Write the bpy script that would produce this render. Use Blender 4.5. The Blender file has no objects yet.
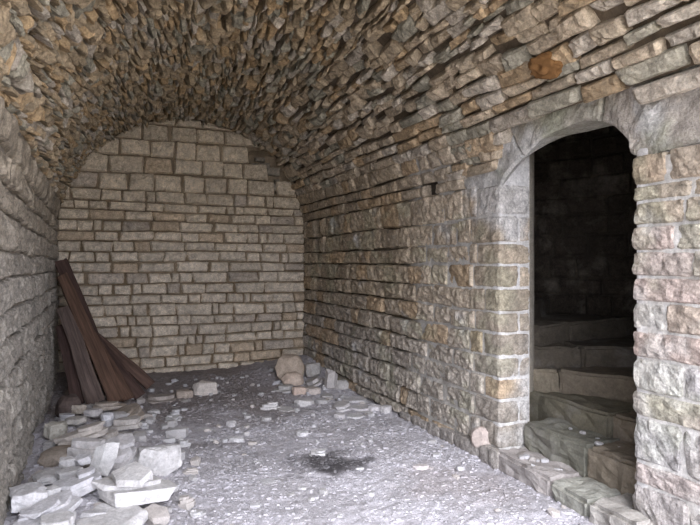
import bpy, bmesh, math, random
from mathutils import Vector, Matrix, noise
R = math.radians
C = bpy.context.scene.collection
sc = bpy.context.scene
rnd = random.Random(7)

# ------------------------------------------------------------------ place
F, CX, CY, H = 600.0, 350.0, 264.0, 1.5
TH = math.atan(255 / F)
ct, st = math.cos(TH), math.sin(TH)
XR, XL, YF = 2.80, -0.43, 8.28
XC, AX, ZS, BZ = (XR + XL) / 2, (XR - XL) / 2, 1.90, 1.545
YO = 0.4                       # the open end of the vault, behind the viewer
DL, DR = 3.71, 2.49             # door jambs (Y)
REV = 0.28                      # jamb depth


def ray(px, py):
    dx = (px - CX) / F
    return Vector((dx * ct + st, ct - dx * st, -(py - CY) / F))


def nz(x, y, z=0.0):
    return noise.noise(Vector((x, y, z)))


def fb(x, y, z=0.0, o=3):
    s, a = 0.0, 1.0
    for i in range(o):
        s += a * noise.noise(Vector((x, y, z)))
        x, y, z, a = x * 2.1 + 3.1, y * 2.1 + 1.7, z * 2.1 + 5.3, a * .5
    return s


def sm(a, b, x):
    t = max(0.0, min(1.0, (x - a) / (b - a)))
    return t * t * (3 - 2 * t)


def mixc(a, b, t):
    return tuple(a[i] * (1 - t) + b[i] * t for i in range(3))


# floor height: gentle relief, a rubble mound by the left wall, another in the far right corner
def floor_h(x, y):
    h = 0.022 * fb(x * 1.3, y * 1.3, 2.0) + 0.010 * fb(x * 6, y * 6, 7.0)
    m = 0.20 * sm(0.72, -0.15, x) * sm(2.2, 3.0, y) * (1 - 0.35 * sm(5.2, 6.6, y))
    m *= 0.85 + 0.35 * nz(x * 1.7, y * 1.7, 4.0)
    d = math.hypot((x - 2.75) / 1.15, (y - 7.9) / 1.9)
    h += m + 0.11 * sm(1.0, 0.0, d)
    h += 0.07 * sm(7.0, 8.0, y)
    return h


def ground(px, py, lift=0.0):
    v = ray(px, py)
    d = 2.0
    while d < 12:
        p = v * d
        if H + p.z <= floor_h(p.x, p.y) + lift:
            break
        d += 0.01
    return Vector((p.x, p.y, H + p.z)), d


# section of the room: right wall up, over the vault, down the left wall (arc length s)
_prof = []
def _mk():
    pts = [(XR, z * .02, -1.0, 0.0) for z in range(0, int(ZS / .02))]
    n = 400
    for i in range(n + 1):
        f = math.pi * i / n
        x, z = XC + AX * math.cos(f), ZS + BZ * math.sin(f)
        nx, nzz = -math.cos(f) / AX, -math.sin(f) / BZ
        l = math.hypot(nx, nzz)
        pts.append((x, z, nx / l, nzz / l))
    pts += [(XL, ZS - z * .02, 1.0, 0.0) for z in range(1, int(ZS / .02) + 1)]
    s = 0.0
    for i, p in enumerate(pts):
        if i:
            s += math.hypot(p[0] - pts[i - 1][0], p[1] - pts[i - 1][1])
        _prof.append((s,) + p)
_mk()
SMAX = _prof[-1][0]
_idx = [0] * 2001
def _mkidx():
    j = 0
    for k in range(2001):
        s = SMAX * k / 2000
        while j < len(_prof) - 2 and _prof[j + 1][0] < s:
            j += 1
        _idx[k] = j
_mkidx()


def prof(s):
    s = max(0.0, min(SMAX - 1e-6, s))
    j = _idx[int(s / SMAX * 2000)]
    while j < len(_prof) - 2 and _prof[j + 1][0] < s:
        j += 1
    a, b = _prof[j], _prof[j + 1]
    t = (s - a[0]) / max(1e-9, b[0] - a[0])
    return tuple(a[i] + (b[i] - a[i]) * t for i in range(1, 5))


def P(s, y, h):
    x, z, nx, nzz = prof(s)
    return (x + nx * h, y, z + nzz * h)


def vault_x(z):      # right and left inner face at a height
    if z <= ZS:
        return XL, XR
    q = AX * math.sqrt(max(0.0, 1 - ((z - ZS) / BZ) ** 2))
    return XC - q, XC + q


# ------------------------------------------------------------------ mesh collector
class MB:
    def __init__(self):
        self.v, self.f, self.c, self.m = [], [], [], []

    def patch(self, fn, nu, nv, depth, bev, amp, col, seed, prot=0.0, tu=0.0, tv=0.0, fr=9.0, jit=0.0, mat=0, slant=0.0, colfn=None, pil=0.012):
        """one stone: fn(u, v, h) with u, v in 0..1 -> point; rough pillowed face, sides going back into the wall"""
        r = random.Random(seed)
        base = len(self.v)
        j = [(r.uniform(-jit, jit), r.uniform(-jit, jit)) for _ in range(4)]
        us = [0.0] + [(i - .5) / (nu - 1) * 1.0 for i in range(1, nu)] + [1.0]
        vs = [0.0] + [(i - .5) / (nv - 1) * 1.0 for i in range(1, nv)] + [1.0]
        us[1] = min(us[1], .09); us[-2] = max(us[-2], .91)
        vs[1] = min(vs[1], .12); vs[-2] = max(vs[-2], .88)
        ox = seed * 1.37 % 91

        def uv(u, v):
            du = (j[0][0] * (1 - u) + j[1][0] * u) * (1 - v) + (j[2][0] * (1 - u) + j[3][0] * u) * v
            dv = (j[0][1] * (1 - u) + j[1][1] * u) * (1 - v) + (j[2][1] * (1 - u) + j[3][1] * u) * v
            return u + du, v + dv
        ring = []
        for jv, v in enumerate(vs):
            for iu, u in enumerate(us):
                edge = iu in (0, nu) or jv in (0, nv)
                corner = iu in (0, nu) and jv in (0, nv)
                a, b = uv(u, v)
                if corner:
                    a += (.5 - a) * .05; b += (.5 - b) * .10
                elif edge:
                    w = .03 * nz(u * 4 + ox, v * 4, seed * .7)
                    if jv in (0, nv): b += w * 1.5
                    else: a += w
                h = prot + tu * (u - .5) + tv * (v - .5)
                if edge:
                    h -= bev
                else:
                    h += pil * (1 - (2 * u - 1) ** 4) * (1 - (2 * v - 1) ** 4)
                p0 = fn(a, b, h)
                h += amp * fb(p0[0] * fr + ox, p0[1] * fr, p0[2] * fr) * (1.0 if not edge else .5)
                p = fn(a, b, h)
                self.v.append(p)
                cc = col
                if colfn: cc = colfn(p, col)
                self.c.append(cc)
        W = nu + 1
        for jv in range(nv):
            for iu in range(nu):
                q = base + jv * W + iu
                self.f.append((q, q + 1, q + W + 1, q + W)); self.m.append(mat)
        ring = [(i, 0) for i in range(nu)] + [(nu, i) for i in range(nv)] + [(nu - i, nv) for i in range(nu)] + [(0, nv - i) for i in range(nv)]
        b2 = len(self.v)
        for (iu, jv) in ring:
            a, b = uv(us[iu], vs[jv])
            self.v.append(fn(a, b, -depth)); self.c.append(col)
        n = len(ring)
        for i in range(n):
            k = (i + 1) % n
            a = base + ring[i][1] * W + ring[i][0]
            b = base + ring[k][1] * W + ring[k][0]
            self.f.append((b, a, b2 + i, b2 + k)); self.m.append(mat)

    def grid(self, fn, us, vs, colfn, mat=0, flip=False):
        base = len(self.v)
        for v in vs:
            for u in us:
                p = fn(u, v); self.v.append(p); self.c.append(colfn(p) if callable(colfn) else colfn)
        W = len(us)
        for jv in range(len(vs) - 1):
            for iu in range(W - 1):
                q = base + jv * W + iu
                f = (q, q + 1, q + W + 1, q + W)
                self.f.append(f[::-1] if flip else f); self.m.append(mat)

    def bm(self, bm, col, mat=0):
        base = len(self.v)
        bm.verts.index_update()
        for v in bm.verts:
            self.v.append(tuple(v.co)); self.c.append(col)
        for f in bm.faces:
            self.f.append(tuple(base + v.index for v in f.verts)); self.m.append(mat)
        bm.free()

    def build(self, name, mats, parent=None, smooth=False):
        me = bpy.data.meshes.new(name)
        me.from_pydata(self.v, [], self.f)
        at = me.color_attributes.new('tint', 'FLOAT_COLOR', 'POINT')
        flat = []
        for c in self.c:
            flat += [c[0], c[1], c[2], 1.0]
        at.data.foreach_set('color', flat)
        for m in (mats if isinstance(mats, (list, tuple)) else [mats]):
            me.materials.append(m)
        me.polygons.foreach_set('material_index', self.m)
        if smooth:
            me.polygons.foreach_set('use_smooth', [True] * len(self.f))
        me.update()
        o = bpy.data.objects.new(name, me); C.objects.link(o)
        if parent: o.parent = parent
        return o


# ------------------------------------------------------------------ materials
def stone_mat(name, bump=.5, spots=(.30, .33, .27), spot_amt=.35, rough=.92, scale=1.0, dist=.012, grain=.35):
    m = bpy.data.materials.new(name); m.use_nodes = True
    n, l = m.node_tree.nodes, m.node_tree.links
    b = n['Principled BSDF']; b.inputs['Roughness'].default_value = rough
    b.inputs['Specular IOR Level'].default_value = .2
    tc = n.new('ShaderNodeTexCoord')
    at = n.new('ShaderNodeAttribute'); at.attribute_name = 'tint'

    def ns(sc_, det=6, ro=.6):
        t = n.new('ShaderNodeTexNoise'); t.inputs['Scale'].default_value = sc_ * scale
        t.inputs['Detail'].default_value = det; t.inputs['Roughness'].default_value = ro
        l.new(tc.outputs['Object'], t.inputs['Vector']); return t
    a = ns(14, 8, .7); mr = n.new('ShaderNodeMapRange')
    mr.inputs['From Min'].default_value = .25; mr.inputs['From Max'].default_value = .75
    mr.inputs['To Min'].default_value = 1 - grain; mr.inputs['To Max'].default_value = 1 + grain
    l.new(a.outputs['Fac'], mr.inputs['Value'])
    mul = n.new('ShaderNodeVectorMath'); mul.operation = 'SCALE'
    l.new(at.outputs['Color'], mul.inputs[0])
    a3 = ns(62, 4, .75); m3 = n.new('ShaderNodeMapRange')
    m3.inputs['From Min'].default_value = .3; m3.inputs['From Max'].default_value = .7
    m3.inputs['To Min'].default_value = 1 - grain * .75; m3.inputs['To Max'].default_value = 1 + grain * .55
    l.new(a3.outputs['Fac'], m3.inputs['Value'])
    mm = n.new('ShaderNodeMath'); mm.operation = 'MULTIPLY'
    l.new(mr.outputs['Result'], mm.inputs[0]); l.new(m3.outputs['Result'], mm.inputs[1]); l.new(mm.outputs[0], mul.inputs['Scale'])
    s2 = ns(3.2, 5, .65); cr = n.new('ShaderNodeMapRange')
    cr.inputs['From Min'].default_value = .52; cr.inputs['From Max'].default_value = .72
    cr.inputs['To Max'].default_value = spot_amt
    l.new(s2.outputs['Fac'], cr.inputs['Value'])
    mx = n.new('ShaderNodeMix'); mx.data_type = 'RGBA'
    l.new(cr.outputs['Result'], mx.inputs[0]); l.new(mul.outputs[0], mx.inputs[6]); mx.inputs[7].default_value = spots + (1,)
    l.new(mx.outputs[2], b.inputs['Base Color'])
    c1 = ns(38, 8, .7); c2 = ns(120, 4, .6)
    ad = n.new('ShaderNodeMath'); ad.operation = 'MULTIPLY_ADD'
    l.new(c2.outputs['Fac'], ad.inputs[0]); ad.inputs[1].default_value = .5; l.new(c1.outputs['Fac'], ad.inputs[2])
    bp = n.new('ShaderNodeBump'); bp.inputs['Strength'].default_value = bump; bp.inputs['Distance'].default_value = dist
    l.new(ad.outputs[0], bp.inputs['Height']); l.new(bp.outputs['Normal'], b.inputs['Normal'])
    return m


def wood_mat():
    m = bpy.data.materials.new('weathered_wood'); m.use_nodes = True
    n, l = m.node_tree.nodes, m.node_tree.links
    b = n['Principled BSDF']; b.inputs['Roughness'].default_value = .75
    b.inputs['Specular IOR Level'].default_value = .25
    tc = n.new('ShaderNodeTexCoord'); mp = n.new('ShaderNodeMapping')
    mp.inputs['Scale'].default_value = (38, 38, 2.2)
    l.new(tc.outputs['Object'], mp.inputs['Vector'])
    t = n.new('ShaderNodeTexNoise'); t.inputs['Scale'].default_value = 1; t.inputs['Detail'].default_value = 7; t.inputs['Roughness'].default_value = .65
    l.new(mp.outputs[0], t.inputs['Vector'])
    r = n.new('ShaderNodeMapRange'); r.inputs['From Min'].default_value = .3; r.inputs['From Max'].default_value = .7
    r.inputs['To Min'].default_value = .45; r.inputs['To Max'].default_value = 1.5
    l.new(t.outputs['Fac'], r.inputs['Value'])
    at = n.new('ShaderNodeAttribute'); at.attribute_name = 'tint'
    s = n.new('ShaderNodeVectorMath'); s.operation = 'SCALE'
    l.new(at.outputs['Color'], s.inputs[0]); l.new(r.outputs['Result'], s.inputs['Scale'])
    l.new(s.outputs[0], b.inputs['Base Color'])
    bp = n.new('ShaderNodeBump'); bp.inputs['Strength'].default_value = .6; bp.inputs['Distance'].default_value = .008
    l.new(t.outputs['Fac'], bp.inputs['Height']); l.new(bp.outputs['Normal'], b.inputs['Normal'])
    return m


M_WALL = stone_mat('limestone_blocks', .9, (.34, .305, .25), .35, grain=.6, dist=.018)
M_FAR = stone_mat('pale_coursed_stone', .9, (.52, .45, .35), .35, grain=.45, dist=.018)
M_VAULT = stone_mat('rough_vault_rubble', .7, (.28, .26, .20), .45, dist=.018, grain=.6)
M_MORT = stone_mat('lime_mortar', .6, (.25, .20, .14), .4)
M_DOOR = stone_mat('dressed_doorway_stone', .9, (.33, .335, .25), .40, dist=.018, grain=.5)
M_FLOOR = stone_mat('dusty_gravel_floor', .9, (.38, .36, .37), .30, dist=.014, scale=1.5, grain=.42)
M_ROCK = stone_mat('broken_limestone', .6, (.44, .42, .41), .25, dist=.010, grain=.3)
M_WOOD = wood_mat()
M_CLAY = stone_mat('ochre_clay', .6, (.26, .13, .05), .4)


def setting(o):
    o['kind'] = 'structure'; return o


# ------------------------------------------------------------------ colour choices for the stones
def col_right(y, z, r):
    near = sm(5.6, 4.6, y)
    base = mixc((.42, .34, .24), (.49, .41, .31), near)
    base = mixc(base, (.37, .345, .315), .65 * sm(1.4, .5, z))
    if r.random() < .18: base = mixc(base, (.47, .33, .19), .6)
    k = r.uniform(.82, 1.14)
    return tuple(c * k for c in base)


def col_far(x, z, r):
    base = mixc((.70, .61, .485), (.63, .53, .39), sm(1.4, 2.4, z))
    q = r.random()
    if q < .10: base = mixc(base, (.50, .36, .22), .5)
    elif q < .17: base = mixc(base, (.44, .375, .31), .6)
    k = r.uniform(.86, 1.12)
    return tuple(c * k for c in base)


def col_left(y, z, r):
    base = mixc((.315, .29, .25), (.335, .285, .215), sm(1.2, 2.1, z))
    k = r.uniform(.85, 1.12)
    return tuple(c * k for c in base)


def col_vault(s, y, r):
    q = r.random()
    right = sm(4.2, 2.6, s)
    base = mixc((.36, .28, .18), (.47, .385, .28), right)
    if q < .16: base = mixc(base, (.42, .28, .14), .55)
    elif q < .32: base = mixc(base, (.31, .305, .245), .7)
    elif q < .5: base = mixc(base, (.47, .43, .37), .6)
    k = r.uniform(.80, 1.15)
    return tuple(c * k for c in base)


# lintel outline above the door in the wall plane (Y, z): below it no vault stones
def ltop(y):
    pts = [(-3, 2.25), (1.6, 2.27), (1.98, 2.33), (2.3, 2.43), (2.78, 2.56), (3.04, 2.54), (3.48, 2.45), (4.17, 2.18), (4.30, 2.05), (4.301, 0), (9, 0)]
    for a, b in zip(pts, pts[1:]):
        if a[0] <= y <= b[0]:
            return a[1] + (b[1] - a[1]) * (y - a[0]) / (b[0] - a[0])
    return 0


HOLES_R = [(4.62, 4.78, 2.04, 2.25), (7.62, 7.84, 1.62, 2.08)]   # putlog holes in the right wall (y0,y1,s0,s1)


def wav(k, y, a=.022, ks=1.0):
    return a * nz(y * .55 + k * 3.7 * ks, k * 1.9 * ks, .3) + a * .4 * nz(y * 2.1, k * 2.3 * ks, 5.0)


def lay(M, bounds, y0, y1, lmin, lmax, gap, depth, amp, colf, seed, prot=(0, .01), tilt=0.0, nu=7, nv=5, jit=.05, fr=9.0, skip=None, w=.022, bev=.014, holes=(), colfn=None, pil=.012, koff=0, ks=1.0, vsh=0.0):
    r = random.Random(seed)
    for k in range(len(bounds) - 1):
        b0, b1 = bounds[k], bounds[k + 1]
        y = y0
        first = True
        while y < y1 - .03:
            L = r.uniform(lmin, lmax)
            if first: L *= r.uniform(.5, 1.0); first = False
            e = min(y + L, y1)
            if y1 - e < lmin * .55: e = y1
            a_, e_ = y, e
            y = e
            for (h0, h1, g0, g1) in holes:
                if g0 < (b0 + b1) / 2 < g1 and e_ > h0 and a_ < h1:
                    if a_ < h0 - .03: e_ = h0; y = h1     # stop at the hole, go on behind it
                    else: a_ = h1; e_ = y = max(e_, h1 + .10)
            if e_ - a_ < .04: continue
            ym = (a_ + e_) / 2
            if skip and skip(ym, b0, b1): continue
            g = gap * r.uniform(.6, 1.5)
            gv = gap * r.uniform(.6, 1.4) / (b1 - b0) * .5

            sh, sk = (r.uniform(-vsh, vsh), r.uniform(1 - vsh * .8, 1 + vsh)) if vsh else (0, 1)

            def fn(u, v, h, a_=a_ + g / 2, e_=e_ - g / 2, b0=b0, b1=b1, k=k, gv=gv, sh=sh, sk=sk):
                yy = a_ + (e_ - a_) * u
                q0 = b0 + wav(k + koff, yy, w, ks) if k + koff > 0 else b0
                q1 = b1 + wav(k + koff + 1, yy, w, ks)
                s = q0 + (q1 - q0) * (.5 + sh + sk * ((gv + (1 - 2 * gv) * v) - .5))
                return P(s, yy, h)
            M.patch(fn, nu, nv, depth, bev, amp, colf((b0 + b1) / 2, ym, r), seed * 1000 + k * 61 + int(a_ * 97) % 991,
                    prot=r.uniform(*prot), tu=r.uniform(-tilt, tilt), tv=r.uniform(-tilt, tilt), jit=jit, fr=fr, colfn=colfn, pil=pil)


def courses(s0, s1, lo, hi, seed):
    r = random.Random(seed); b = [s0]
    while b[-1] < s1 - lo * .6:
        b.append(min(s1, b[-1] + r.uniform(lo, hi)))
    if s1 - b[-1] > 1e-4: b[-1] = s1
    return b


def backing(M, s0, s1, y0, y1, rec, colf, ds=.05, dy=.05, mat=1, flip=False, hole=None):
    ns_ = max(1, int((s1 - s0) / ds)); ny = max(1, int((y1 - y0) / dy))
    ss = [s0 + (s1 - s0) * i / ns_ for i in range(ns_ + 1)]
    ys = [y0 + (y1 - y0) * i / ny for i in range(ny + 1)]
    M.grid(lambda u, v: P(v, u, -rec(u, v)), ys, ss, colf, mat, flip)


# ------------------------------------------------------------------ right wall
SP = 2.50     # where regular coursing gives way to vault rubble on the right
def plaster(p, c):
    x, y, z = p
    n = fb(y * 2.3 + 1, z * 2.3, x * 2.3)
    t = sm(-.05, .45, n + 1.15 * sm(4.35, 3.75, y) * sm(1.5, 2.15, z) - .50 + .25 * sm(3.8, 3.7, y))
    c = mixc(c, (.60, .585, .56), .85 * t)
    g = sm(.15, .5, fb(y * 3 + 7, z * 3, x * 3)) * .5
    c = mixc(c, (.36, .37, .25), g * .6)
    return c


def mort_right(p):
    x, y, z = p
    for (h0, h1, g0, g1) in HOLES_R:
        if h0 - .03 < y < h1 + .03 and g0 - .04 < z < g1 + .04: return (.08, .065, .05)  # shade inside the putlog holes, painted into the backing colour
    t = sm(5.3, 4.9, y + .25 * nz(z * 3, 1))
    return mixc((.11, .09, .06), mixc((.44, .42, .38), (.57, .55, .51), sm(2.2, 1.2, z) * .6 + .4 * sm(4.6, 3.8, y)), t)


def rec_right(y, s):
    for (h0, h1, g0, g1) in HOLES_R:
        if h0 - .02 < y < h1 + .02 and g0 - .03 < s < g1 + .03:
            return .26
    t = sm(5.3, 4.9, y + .25 * nz(s * 3, 1))
    return (.040 + .015 * nz(y * 5, s * 5)) * (1 - t) + (.006 + .008 * nz(y * 9, s * 9)) * t


W = MB()
hts = [.10, .19, .18, .165, .16, .18, .16, .18, .18, .165, .21, .24]
bR = [0.0]
for h in hts: bR.append(bR[-1] + h)
bR_far = bR + courses(bR[-1], SP, .10, .14, 3)[1:]
# far, dry-jointed part and near, mortared part
cf = lambda s, y, r: col_right(y, s, r)
lay(W, bR_far[:13], 4.10, YF + .02, .16, .46, .012, .10, .022, cf, 11, prot=(-.008, .012), tilt=.020, nu=14, nv=9, jit=.06, fr=19, bev=.020, holes=HOLES_R, colfn=plaster)
lay(W, bR_far[12:], 3.4, YF + .02, .16, .36, .016, .10, .016, cf, 14, prot=(-.004, .014), tilt=.015, nu=9, nv=7, jit=.05, fr=15, holes=HOLES_R, skip=lambda y, b0, b1: prof(b0)[1] < ltop(y) - .03)


# jamb stones turning the corner into the reveal
def jamb_path(y0, sgn):
    rad = .018

    def path(u, h):      # u<0 on the wall face, u>0 into the reveal
        if u < -rad: return (XR - h, y0 - sgn * u * -1 * -1, 0)
        return None
    return path


def corner(y0, sgn, u, z, h, wob=0.0):
    """sgn=+1: wall lies at Y > y0 and the reveal faces -Y; sgn=-1 the mirror"""
    rad = .025
    if u <= -rad:
        return (XR - h, y0 + sgn * (-u), z)
    if u >= rad:
        return (XR + u, y0 - sgn * h, z)
    t = (u + rad) / (2 * rad) * math.pi / 2
    cx, cy = XR + rad, y0 + sgn * rad
    q = rad + h
    return (cx - q * math.cos(t), cy - sgn * q * math.sin(t), z)


rj = random.Random(5)
for k in range(len(hts)):
    a, b = bR[k], bR[k + 1]
    if a < .05: a = .05
    wl = rj.uniform(.18, .30) if k % 2 else rj.uniform(.32, .39)
    wl = DL + wl
    # quoin: face from corner out to wl, wraps REV deep (or .15 with a filler behind)
    dep = REV if k % 2 else REV * .62
    def fn(u, v, h, a=a, b=b, L=wl - DL, dep=dep):
        q = -L + .01 + (L + dep - .012) * u
        return corner(DL, 1, q, a + .008 + (b - a - .016) * v, h)
    W.patch(fn, 18, 8, .10, .008, .012, col_right(4.0, (a + b) / 2, rj), 5000 + k, prot=rj.uniform(0, .006), fr=15, colfn=plaster, pil=.006)
    if dep < REV:
        def fn2(u, v, h, a=a, b=b, dep=dep):
            return corner(DL, 1, dep + .012 + (REV - dep - .012) * u, a + .008 + (b - a - .016) * v, h)
        W.patch(fn2, 6, 6, .10, .008, .010, col_right(4.0, (a + b) / 2, rj), 5100 + k, prot=0, fr=15, colfn=plaster, pil=.006)
    if wl < 4.10:
        def fn3(u, v, h, a=a, b=b, wl=wl, k=k):
            y = wl + .008 + (4.10 - wl - .016) * u
            q0 = a + wav(k, y) * sm(3.9, 4.1, y) + .008
            q1 = b + wav(k + 1, y) * sm(3.9, 4.1, y) - .008
            return P(q0 + (q1 - q0) * v, y, h)
        W.patch(fn3, 9, 8, .10, .010, .016, col_right(4.2, (a + b) / 2, rj), 5200 + k, prot=rj.uniform(0, .01), fr=15, colfn=plaster)

# right of the door: pinkish and white-green courses
hR = [.27, .124, .247, .14, .18, .15, .157, .135, .14, .14, .13, .09, .17]
sc_ = 2.11 / sum(hR)
cR = [(.37, .35, .345), (.43, .37, .35), (.37, .365, .37), (.44, .39, .32), (.50, .50, .45), (.43, .33, .29), (.52, .51, .47), (.46, .36, .32), (.44, .37, .33), (.47, .37, .325), (.43, .35, .25), (.44, .37, .27), (.45, .33, .21)]
cR2 = [(.38, .37, .36), (.40, .36, .34), (.33, .32, .31), (.42, .38, .33), (.52, .51, .51), (.44, .34, .30), (.41, .33, .26), (.45, .36, .33), (.42, .39, .31), (.40, .38, .29), (.42, .35, .26), (.41, .33, .22), (.43, .34, .24)]
z = 0
def green(p, c):
    t = sm(.1, .5, fb(p[1] * 3.5 + 2, p[2] * 3.5, 3.3))
    c = mixc(c, (.46, .405, .345), .35)
    c = mixc(c, (.37, .39, .27), .35 * t)
    return mixc(c, (.58, .57, .53), .45 * sm(.15, .5, fb(p[1] * 4 + 9, p[2] * 4, 8.3)))
for k, h in enumerate(hR):
    a, b = z, z + h * sc_
    z = b
    L = [.34, .42, .30, .60, .31, .50, .20, .45, .36, .26, .32, .36, .22][k]
    def fn(u, v, hh, a=a, b=b, L=L):
        q = -L + .008 + (L + REV - .01) * u
        return corner(DR, -1, q, a + .007 + (b - a - .014) * v, hh)
    W.patch(fn, 22, 9, .10, .008, .018, cR[k], 6000 + k, prot=rj.uniform(-.003, .006), fr=14, colfn=green, pil=.008)
    y = DR - L
    j = 0
    while y > .1:
        L2 = rj.uniform(.3, .55)
        e = max(0.05, y - L2)
        def fn2(u, v, hh, a=a, b=b, y=y, e=e):
            return P(a + .007 + (b - a - .014) * v, y - .008 + (e - y + .016) * (u), hh)
        def fn2r(u, v, hh, f=fn2): return f(1 - u, v, hh)
        W.patch(fn2r, 12, 8, .10, .008, .020, cR2[k] if j == 0 else col_right(2.5, (a + b) / 2, rj), 6100 + k * 13 + j, prot=rj.uniform(0, .012), fr=14, colfn=green, pil=.008)
        y = e; j += 1
backing(W, 0, SP, 4.3, YF + .05, rec_right, mort_right)
backing(W, 0, 2.08, DL + .06, 4.3, rec_right, mort_right)
backing(W, 0, 2.08, YO, DR - .06, rec_right, mort_right)
# mortar behind the jamb faces
for (y0, sg) in ((DL, 1), (DR, -1)):
    us = [-.09, -.05, -.03, -.015, 0, .015, .03, .08, .15, REV]
    W.grid(lambda u, v, y0=y0, sg=sg: corner(y0, sg, u, v, -.004), us, [i * .1 for i in range(25)], lambda p: (.60, .585, .56), 1, sg < 0)
    # back of the wall on the stair side
    X2 = XR + REV
    ye = y0 + sg * 2.6
    W.grid(lambda u, v, y0=y0, ye=ye: (X2, y0 + (ye - y0) * u, v), [0, 1], [0, 3.6], (.3, .26, .2), 1, sg > 0)
W.grid(lambda u, v: (X2, DR + (DL - DR) * u, v), [0, 1], [2.55, 3.6], (.3, .26, .2), 1)
setting(W.build('wall_right', [M_WALL, M_MORT]))

# low foundation ledge at the foot of the right wall
T = MB()
y = 3.62
while y < 5.2:
    L = rj.uniform(.22, .45)
    def fn(u, v, h, y=y, L=L):
        hh = .10 * (1 - .6 * sm(3.7, 5.3, y))
        pr = .075 * (1 - .5 * sm(3.7, 5.3, y + L * u))
        t = v * 2
        if t < 1: q = (XR - pr - h, y + .008 + (L - .016) * u, -.04 + (hh + .04) * t)
        else: q = (XR - pr + (pr + .01) * (t - 1), y + .008 + (L - .016) * u, hh + h)
        return q
    T.patch(fn, 10, 8, .05, .008, .014, (.37, .34, .31), 7000 + int(y * 100), fr=12)
    y += L
setting(T.build('trim_1', [M_WALL]))

# ------------------------------------------------------------------ doorway arch
D = MB()
def strip(inner, outer, nu, nv, col, seed, amp=.012, pil=.01, colfn=None, gap=.006):
    def at(c, u):
        q = u * (len(c) - 1); i = min(int(q), len(c) - 2); t = q - i
        # Catmull-Rom for a smooth curve
        p0, p1, p2, p3 = c[max(i - 1, 0)], c[i], c[i + 1], c[min(i + 2, len(c) - 1)]
        return tuple(.5 * (2 * p1[k] + (p2[k] - p0[k]) * t + (2 * p0[k] - 5 * p1[k] + 4 * p2[k] - p3[k]) * t * t + (3 * p1[k] - p0[k] - 3 * p2[k] + p3[k]) * t ** 3) for k in (0, 1))

    def fn(u, v, h):
        u = .012 + .976 * u
        a, b = at(inner, u), at(outer, u)
        zz = a[1] + (b[1] - a[1]) * v
        if h < -.1: zz += max(0.0, 2.42 - a[1]) * .88 * max(0.0, 1 - v * 1.2) * sm(2.9, 3.3, a[0])   # the soffit splays up towards the stairs
        return (XR - h, a[0] + (b[0] - a[0]) * v, zz)
    D.patch(fn, nu, nv, REV, .012, amp, col, seed, fr=9, colfn=colfn, pil=pil)


def lich(p, c):
    g = sm(.0, .5, fb(p[1] * 3 + 4, p[2] * 3, 1.3))
    c = mixc(c, (.34, .37, .26), .40 * g)
    w = sm(.15, .5, fb(p[1] * 4, p[2] * 4, 6.0) + .6 * sm(3.3, 3.75, p[1]))
    return mixc(c, (.60, .59, .565), .7 * w)


strip([(3.75, 2.075), (3.69, 2.075), (3.64, 2.14), (3.55, 2.205), (3.44, 2.265)],
      [(4.14, 2.10), (4.22, 2.20), (4.10, 2.34), (3.90, 2.44), (3.66, 2.56)], 14, 10, (.52, .50, .47), 8001, .016, .004, lich)
strip([(3.44, 2.265), (3.3, 2.33), (3.1, 2.385), (2.9, 2.395), (2.745, 2.365)],
      [(3.66, 2.56), (3.42, 2.61), (3.2, 2.66), (2.94, 2.68), (2.69, 2.60)], 20, 10, (.42, .39, .32), 8002, .016, .012, lich)
strip([(2.738, 2.362), (2.63, 2.30), (2.54, 2.20), (2.495, 2.12), (2.2, 2.115), (1.8, 2.115), (1.2, 2.115)],
      [(2.68, 2.60), (2.62, 2.63), (2.50, 2.63), (2.38, 2.61), (2.1, 2.57), (1.7, 2.53), (1.2, 2.5)], 34, 11, (.40, .36, .31), 8003, .026, .010, lich)
D.grid(lambda u, v: (XR + .012, u, v), [2.3, 2.6], [2.35, 2.75], (.3, .27, .22), 1) if False else None
D.grid(lambda u, v: (XR + .03, u, v), [-1.0, 4.3], [2.46, 2.9], (.3, .27, .22), 1)
D.grid(lambda u, v: (XR + .03, u, v), [DL + .06, 4.35], [2.0, 2.5], (.5, .48, .45), 1)
D.grid(lambda u, v: (XR + .03, u, v), [-1.0, DR - .06], [2.05, 2.5], (.5, .48, .45), 1)
setting(D.build('door_1', [M_DOOR, M_MORT]))

# ------------------------------------------------------------------ left wall
SL0 = SMAX - 2.25       # vault rubble gives way to courses on the left
def lay_left():
    Wl = MB()
    b = courses(SL0, SMAX, .13, .21, 77)
    lay(Wl, b[:3], .6, YF + .02, .14, .30, .02, .09, .020, lambda s, y, r: col_left(y, SMAX - s, r), 21, prot=(-.012, .02), tilt=.025, nu=8, nv=6, fr=12, w=.03)
    lay(Wl, b[2:], .6, YF + .02, .22, .50, .012, .09, .022, lambda s, y, r: col_left(y, SMAX - s, r), 22, prot=(-.008, .010), tilt=.014, nu=20, nv=9, fr=20, w=.035, bev=.010, pil=.004)
    backing(Wl, SL0 - .03, SMAX, YO, YF + .05, lambda y, s: .022 + .012 * nz(y * 5, s * 5), lambda p: (.27, .235, .19))
    setting(Wl.build('wall_left', [M_WALL, M_MORT]))
lay_left()

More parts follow.
